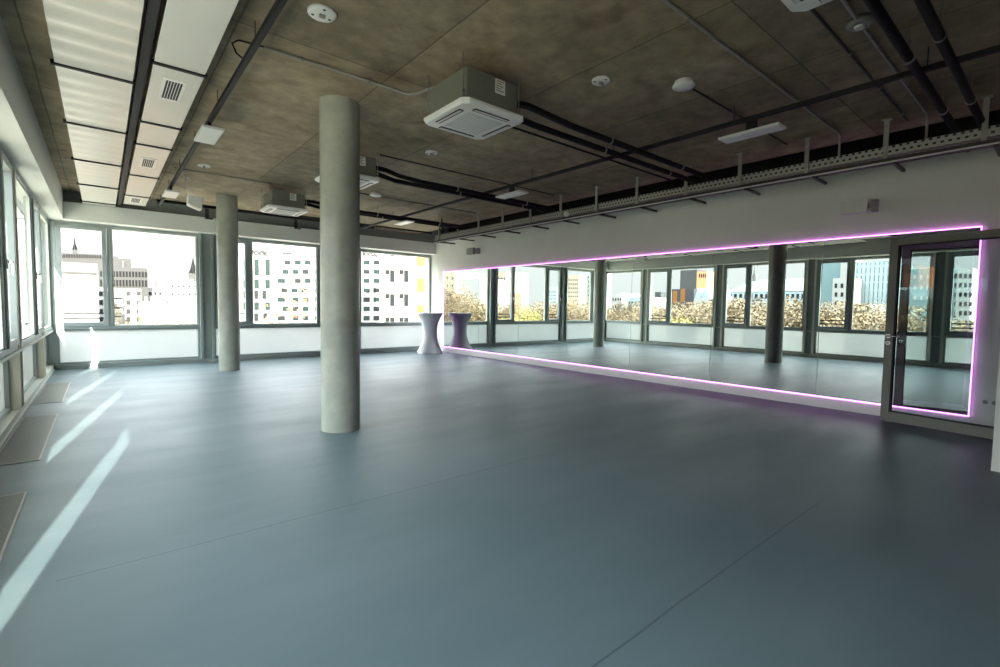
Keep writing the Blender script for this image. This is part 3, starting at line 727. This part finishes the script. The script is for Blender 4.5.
# hotel
HY = 58
p, q = north(206, 236, HY), north(383, 236, HY)
t = thing('hotel_building', ((p.x+q.x)/2, HY+8, GZ), 'tall white hotel with a grid of teal windows and black lettering', 'building')
MB().prism([(p.x, HY), (q.x, HY), (q.x+3, HY+16), (p.x+3.4, HY+16)], 'z', GZ, p.z).build('wall', OM['white'], t)
for u0 in (254, 265):
    for v0, v1 in ((259, 275.5), (279.5, 288.5), (302, 310)): wN(t, HY, u0, u0+5, v0, v1, 'winteal')
for u0 in (221, 232, 243):
    for v0, v1 in ((259, 275.5), (279.5, 288.5), (291, 299), (302, 310)): wN(t, HY, u0, u0+4.5, v0, v1, 'winteal')
for u0, v0, v1 in ((262, 290.5, 299), (254, 290.5, 299), (254, 313, 321), (263, 313, 321)): wN(t, HY, u0, u0+4.2, v0, v1, 'win')
cols = [284.5, 294.7, 304.5, 314.3, 324.2, 334, 343.8, 353.7, 363.5, 373.5]
rows = [260.2, 269.5, 278.5, 288, 297.3, 306.5, 315.8]
for r_, v0 in enumerate(rows):
    for k, u0 in enumerate(cols):
        a = u0-(3.5 if (r_ % 2 == 1 or r_ >= 4) and k < 3 else 0)*(.6 if r_ != 3 else 1)
        if r_ in (2, 4, 6) and k == 0: a = 277.5
        wN(t, HY, a, a+(7.5 if a < 280 else 6.1), v0, v0+4.6, 'winteal' if (r_+k) % 3 else 'win')
def words(txt, root, p, size, rot, mat, extrude=.04):
    cu = bpy.data.curves.new('lettering', 'FONT'); cu.body = txt; cu.size = size; cu.extrude = extrude; cu.offset = size*.05
    o = bpy.data.objects.new('lettering', cu); C.objects.link(o); cu.materials.append(mat)
    bpy.context.view_layer.update()
    me = bpy.data.meshes.new_from_object(o.evaluated_get(bpy.context.evaluated_depsgraph_get())); bpy.data.objects.remove(o)
    o = bpy.data.objects.new('lettering', me); C.objects.link(o)
    o.parent = root; o.location = Vector(p)-root.location; o.rotation_euler = rot; return o
ht = t
p = north(246.6, 254.2, HY-.1); words('work', ht, (p.x, HY-.1, p.z), .98, (math.pi/2, 0, 0), OM['letter'])
p = north(352.5, 254.6, HY-.1); words('THE SOCIAL', ht, (p.x, HY-.1, p.z), .62, (math.pi/2, 0, 0), OM['letter'])
p = north(283, 254, HY-.1); words('hotel', ht, (p.x, HY-.1, p.z), .45, (math.pi/2, 0, 0), OM['letter'])
# right apartment house
AY = 40
p, q = north(381, 240, AY), north(416.5, 240, AY)
t = thing('apartment_block', ((p.x+q.x)/2, AY+5, GZ), 'white apartment house with yellow panels at the right edge of the far windows', 'building')
MB().prism([(p.x, AY), (q.x, AY), (q.x+3, AY+10), (p.x+6.6, AY+10)], 'z', GZ, p.z).build('wall', OM['white'], t)
for v0, v1 in ((247, 256.5), (269.5, 282.5), (293.5, 306.5), (317, 330)):
    for u0 in (385, 399):
        f_ = wN(t, AY, u0, u0+9.6, v0, v1, 'grey', 'window_frame', .05)
        wN(t, AY-.06, u0+5.2, u0+9.2, v0+.6, v1-.6, 'win', 'window_pane', .03)
        wN(t, AY-.10, u0+.6, u0+4.2, v0+.4, v0+4.6, 'win', 'awning', .06)
t2 = bN('stair_tower', 'stair tower striped yellow and grey beside the white apartment house', 416.5, 432, 240, AY, 2, 'yellow')
for v0, v1 in ((266, 279), (292, 305.5), (318, 330)): wN(t2, AY, 416.5, 432, v0, v1, 'grey', 'window_band', .05)

# --- seen in the mirror: the west side
def flats(name, label, u0, u1, vt, X, depth, mat, cols_, rows_, wmat='win', uw=1.2, vh=2.4, vb=312):
    t = bW(name, label, u0, u1, vt, X, depth, mat)
    for i in range(rows_):
        for k in range(cols_):
            uu = u0+(u1-u0)*(k+.5)/cols_; vv = vt+3+(vb-vt-4)*(i+.3)/rows_
            wW(t, X, uu-uw/2, uu+uw/2, vv, vv+vh, wmat)
    return t
flats('apartment_block', 'cream flats behind bare trees at the far end of the mirror', 440, 455, 272, -48, 9, 'cream', 3, 5)
flats('apartment_block', 'white flats with a bright blank front at the far end of the mirror', 459, 480, 279, -44, 8, 'white', 1, 1)
flats('apartment_block', 'grey-pink flats reflected beside the first mirror joint', 492, 506, 272, -75, 9, 'cream', 5, 4)
t = bW('brick_building', 'small red brick house reflected beside the mirrored high table', 493, 498, 292, -52, 7, 'red')
flats('tower_block', 'slender blue-grey tower reflected in a tilting window', 549, 557, 287, -150, 14, 'bluegrey', 4, 6, uw=.8, vh=1.6)
flats('tower_block', 'pale residential tower reflected left of the mirrored column', 568, 579, 275, -130, 14, 'cream', 5, 8, uw=.9, vh=1.5)
flats('tower_block', 'second pale residential tower reflected left of the mirrored column', 580, 590, 272, -135, 14, 'bluegrey', 4, 8, uw=.9, vh=1.5)
flats('apartment_block', 'white flats reflected right of the mirrored far column', 612, 622, 293, -70, 9, 'white', 4, 2)
flats('apartment_block', 'pale long flats reflected right of the mirrored far column', 628, 646, 297, -65, 9, 'bluegrey', 6, 2)
flats('tower_block', 'small dark tower reflected in the middle tilting window', 655, 661, 292, -110, 10, 'dark', 3, 3)
flats('apartment_block', 'pink house reflected in the middle tilting window', 660, 667, 309, -52, 8, 'brick', 2, 1)
t = bW('tower_block', 'tall dark slab tower reflected beside the brick tower', 680.5, 697, 270, -95, 12, 'dark')
t = bW('brick_tower', 'orange brick tower with arched openings reflected in the mirror', 697, 707, 271.5, -85, 8, 'brick')
for k in range(4): wW(t, -85, 699+k*2, 700+k*2, 274, 277.5, 'win', 'belfry_opening')
t = bW('advert_house', 'house with a yellow and black panelled front reflected in the mirror', 672, 694, 289, -62, 8, 'black')
wW(t, -62, 681, 685, 289, 302, 'yellow', 'yellow_panel'); wW(t, -62, 673, 677, 291, 303, 'yellow', 'yellow_panel')
for k, (ua, ub) in enumerate(((694, 701), (701, 709))):
    t = bW('gabled_house', ('left' if k == 0 else 'right')+' white gabled house reflected below the brick tower', ua, ub, 299, -58, 8, 'white')
    p, q = west(ua, 299, -58), west(ub, 299, -58)
    MB().prism([(min(p.y, q.y), p.z), (max(p.y, q.y), p.z), ((p.y+q.y)/2, p.z+1.7)], 'x', -66, -58).build('roof', OM['bluegrey'], t)
flats('apartment_block', 'grey flats reflected behind the trees below the brick tower', 709, 722, 299, -56, 8, 'grey', 8, 2)
# long hall with the green roof
X = -78
t = bW('long_hall', 'long pale blue hall with a green-blue roof reflected on both sides of the mirrored column', 727, 812, 292, X, 14, 'bluegrey')
p, q = west(727, 292, X), west(812, 292, X); y0, y1 = min(p.y, q.y), max(p.y, q.y); zr = west(770, 281.5, X).z+.8
MB().add([(X, y0, p.z), (X, y1, p.z), (X-7, y1-2, zr), (X-7, y0+2, zr), (X-14, y0, p.z), (X-14, y1, p.z)], [(0, 1, 2, 3), (3, 2, 5, 4), (0, 3, 4), (1, 5, 2), (0, 4, 5, 1)]).build('roof', OM['teal'], t)
for k in range(16): wW(t, X, 729+k*5.2, 731.5+k*5.2, 294, 298.5, 'win')
p = west(754, 281, X-7)
MB().lathe([(.9, p.z-.6), (.9, p.z+.8), (.2, p.z+1.6), (.03, p.z+3)], X-7, p.y, 8).build('ridge_turret', OM['dark'], t)
flats('tower_block', 'glazed teal tower reflected left of the white apartment tower', 821, 841, 262, -70, 12, 'glassy', 0, 0)
flats('apartment_tower', 'white apartment tower with paired windows reflected near the glass door', 833, 851, 278, -55, 9, 'white', 3, 5, uw=2.2, vh=4.2, vb=326)
flats('apartment_tower', 'taller white block reflected behind the paired-window apartment tower', 841, 850, 258, -66, 8, 'white', 0, 0)
t = bW('glass_office', 'glass office with a fine grid and white letters reflected beside the glass door', 853, 893, 262, -60, 12, 'glassy')
for k in range(9): wW(t, -60, 854+k*4.4, 854.5+k*4.4, 262, 312, 'bluegrey', 'mullion', .08)
for k in range(6): wW(t, -60, 853, 893, 266+k*8, 266.6+k*8, 'bluegrey', 'transom', .07)
p = west(872.5, 313.5, -59.8); words('IS', t, (-59.85, p.y-1.0, p.z), 1.6, (math.pi/2, 0, math.pi/2), OM['wletter'])
flats('glass_office', 'dark teal office reflected inside the left half of the door glass', 905, 931, 269, -48, 10, 'glassy', 4, 5, 'white', uw=2.2, vh=3.6, vb=326)
flats('apartment_tower', 'white apartment tower reflected inside the right half of the door glass', 958, 973, 268, -50, 9, 'white', 3, 6, uw=2.4, vh=4.2, vb=328)
flats('apartment_tower', 'greenish apartment block reflected inside the middle of the door glass', 944, 958, 268, -51, 9, 'bluegrey', 3, 6, uw=2.4, vh=4.2, vb=328)

# ------------------------------------------------------------------ trees
def leaf_mesh(seed, n, spread, size):
    rnd = random.Random(seed); v = []; f = []
    cl = []
    for i in range(16):
        a = rnd.uniform(0, 6.283); r = rnd.uniform(.15, .75)*spread; cl.append((r*math.cos(a), r*math.sin(a), rnd.uniform(.42, .95)*10, rnd.uniform(.6, 1.25)))
    cl.append((0, 0, 9.4, 1.3))
    for i in range(n):
        c_ = rnd.choice(cl); d = Vector((rnd.gauss(0, 1), rnd.gauss(0, 1), rnd.gauss(0, 1))).normalized()*rnd.uniform(.2, 1)**.5*c_[3]
        p = Vector(c_[:3])+d
        a = Vector((rnd.gauss(0, 1), rnd.gauss(0, 1), rnd.gauss(0, 1))).normalized()*size*rnd.uniform(.6, 1.3)
        b_ = a.orthogonal().normalized()*a.length*.7; k = len(v)
        v += [p-a, p+b_, p+a, p-b_]; f.append((k, k+1, k+2, k+3))
    mb = MB(); mb.v = [tuple(q) for q in v]; mb.f = [list(x) for x in f]; mb.sm = [False]*len(f)
    return mb, cl
def tree(loc, h, w_, leaf, n, seed, size, label, group):
    t = thing('street_tree', (0, 0, 0), label, 'tree', group)
    mb, cl = leaf_mesh(seed, n, 2.6*w_, size)
    m = MB().tube([(0, 0, 0), (.05, .02, 3), (0, .05, 6), (.03, 0, 9)], [.22, .17, .11, .04], 8)
    for c_ in cl: m.tube([(0, 0, max(2.2, c_[2]*.5)), (c_[0]*.5, c_[1]*.5, c_[2]*.78), c_[:3]], [.08, .05, .015], 5)
    m.build('trunk', OM['bark'], t, local=True)
    mb.build('foliage', OM[leaf], t, local=True)
    t.location = loc; t.scale = (h/10.6,)*3
    return t
TG = 'autumn trees outside the left windows, seen in the mirror'
protos = [tree((0, 0, GZ), 10, 1.0, 'golden', 18000, 1, .065, 'golden-brown autumn street tree reflected in the mirror', TG+', golden'),
          tree((0, 0, GZ), 10, 1.1, 'ochre', 15000, 2, .06, 'sparse ochre autumn street tree reflected in the mirror', TG+', ochre'),
          tree((0, 0, GZ), 10, 1.0, 'lime', 18000, 3, .065, 'yellow-green street tree reflected in the mirror', TG+', yellow-green')]
first = [True]*3
def plant(k, u, v, X, turn):
    p = west(u, v, X); h = p.z-GZ
    if first[k]: o = protos[k]; first[k] = False
    else: o = copy_tree(protos[k])
    o.location = (X, p.y, GZ); o.scale = (h/10.6,)*3; o.rotation_euler.z = turn
    return o
spots = [(0, 447, 287, -26), (1, 453, 270, -27), (0, 462, 296, -23), (1, 470, 292, -29), (0, 479, 298, -25), (0, 487, 300, -30), (1, 499, 302, -26), (0, 514, 304, -28),
         (2, 527, 308, -20), (1, 537, 303, -30), (0, 552, 304, -26), (0, 566, 299, -25), (0, 577, 298, -28), (1, 588, 300, -24), (1, 620, 300, -21), (0, 637, 305, -28),
         (0, 655, 304, -24), (1, 666, 312, -20), (1, 676, 303, -23), (1, 688, 304, -27), (0, 699, 304, -22), (0, 711, 301, -25), (2, 679, 316, -18), (0, 722, 299, -24),
         (0, 734, 298, -26), (0, 747, 297, -24), (1, 760, 299, -28), (0, 774, 299, -23), (1, 788, 297, -26), (0, 800, 299, -24), (1, 812, 300, -27), (0, 826, 319, -22),
         (0, 842, 321, -24), (0, 858, 313, -21), (0, 872, 311, -24), (1, 886, 312, -22), (1, 905, 310, -20), (0, 922, 306, -22), (0, 950, 318, -21), (1, 964, 322, -23)]
spots += [(i % 2, 446+i*12.5, 301+(i*7) % 4, -37-(i*5) % 6) for i in range(36)]
for i, (k, u, v, X) in enumerate(spots): plant(k, u, v, X, i*1.7)
p = north(303, 283, 27)
t = tree((p.x, 27, GZ), p.z-GZ, .9, 'rust', 700, 9, .11, 'bare tree with the last orange leaves before the white hotel', None)
p = north(322, 297, 30)
t = tree((p.x, 30, GZ), p.z-GZ, .8, 'rust', 450, 12, .10, 'smaller bare orange tree beside the nearer column before the hotel', None)
for i, u in enumerate((122, 140, 160, 185)):
    p = north(u, 319.5+.5*(i % 2), 34)
    tree((p.x, 34, GZ), p.z-GZ, .8, 'rust' if i % 2 else 'ochre', 2000, 20+i, .11, ['brown tree top below the balcony flats', 'orange tree top below the low white building', 'brown tree top under the second low building', 'orange tree top beside the right mullion of the first broad window'][i], None)

# ------------------------------------------------------------------ light
w_ = bpy.data.worlds.new('sky'); SC.world = w_; w_.use_nodes = True; nt = w_.node_tree
bg = nt.nodes['Background']; tc = nt.nodes.new('ShaderNodeTexCoord'); sx = nt.nodes.new('ShaderNodeSeparateXYZ')
nt.links.new(tc.outputs['Generated'], sx.inputs[0])
col = ramp(nt, sx.outputs['Z'], [(0, (.98, .985, 1, 1)), (.12, (.97, .985, 1, 1)), (.5, (.88, .94, 1, 1))])
nt.links.new(col, bg.inputs['Color'])
st = ramp(nt, sx.outputs['Z'], [(0, (.088, .088, .088, 1)), (.09, (.095, .095, .095, 1)), (.22, (.45, .45, .45, 1)), (.6, (1, 1, 1, 1))])
nt.links.new(mathn(nt, 'MULTIPLY', st, 10.5), bg.inputs['Strength'])
sd = bpy.data.lights.new('sun', 'SUN'); sd.energy = 27; sd.angle = math.radians(.35); sd.color = (1, .94, .83)
so = bpy.data.objects.new('sun', sd); C.objects.link(so)
SUN = Vector((.172, 1, -.39)).normalized()
so.rotation_euler = SUN.to_track_quat('-Z', 'Y').to_euler()

# ------------------------------------------------------------------ camera, render settings
cd = bpy.data.cameras.new('camera'); cam = bpy.data.objects.new('camera', cd); C.objects.link(cam)
cd.sensor_width = 36; cd.sensor_fit = 'HORIZONTAL'; cd.lens = FOC/1000*36; cd.clip_start = .05; cd.clip_end = 1500
cam.matrix_world = Matrix(((RT.x, UP.x, -FW.x, 0), (RT.y, UP.y, -FW.y, 0), (RT.z, UP.z, -FW.z, EYE), (0, 0, 0, 1)))
SC.camera = cam
SC.view_settings.view_transform = 'Standard'; SC.view_settings.look = 'None'; SC.view_settings.gamma = 1
SC.view_settings.use_curve_mapping = False; SC.view_settings.exposure = 0.57
cy = SC.cycles
cy.use_denoising = True; cy.max_bounces = 12; cy.diffuse_bounces = 6; cy.glossy_bounces = 6; cy.transparent_max_bounces = 24; cy.transmission_bounces = 6
cy.sample_clamp_indirect = 6; cy.caustics_reflective = False; cy.caustics_refractive = False
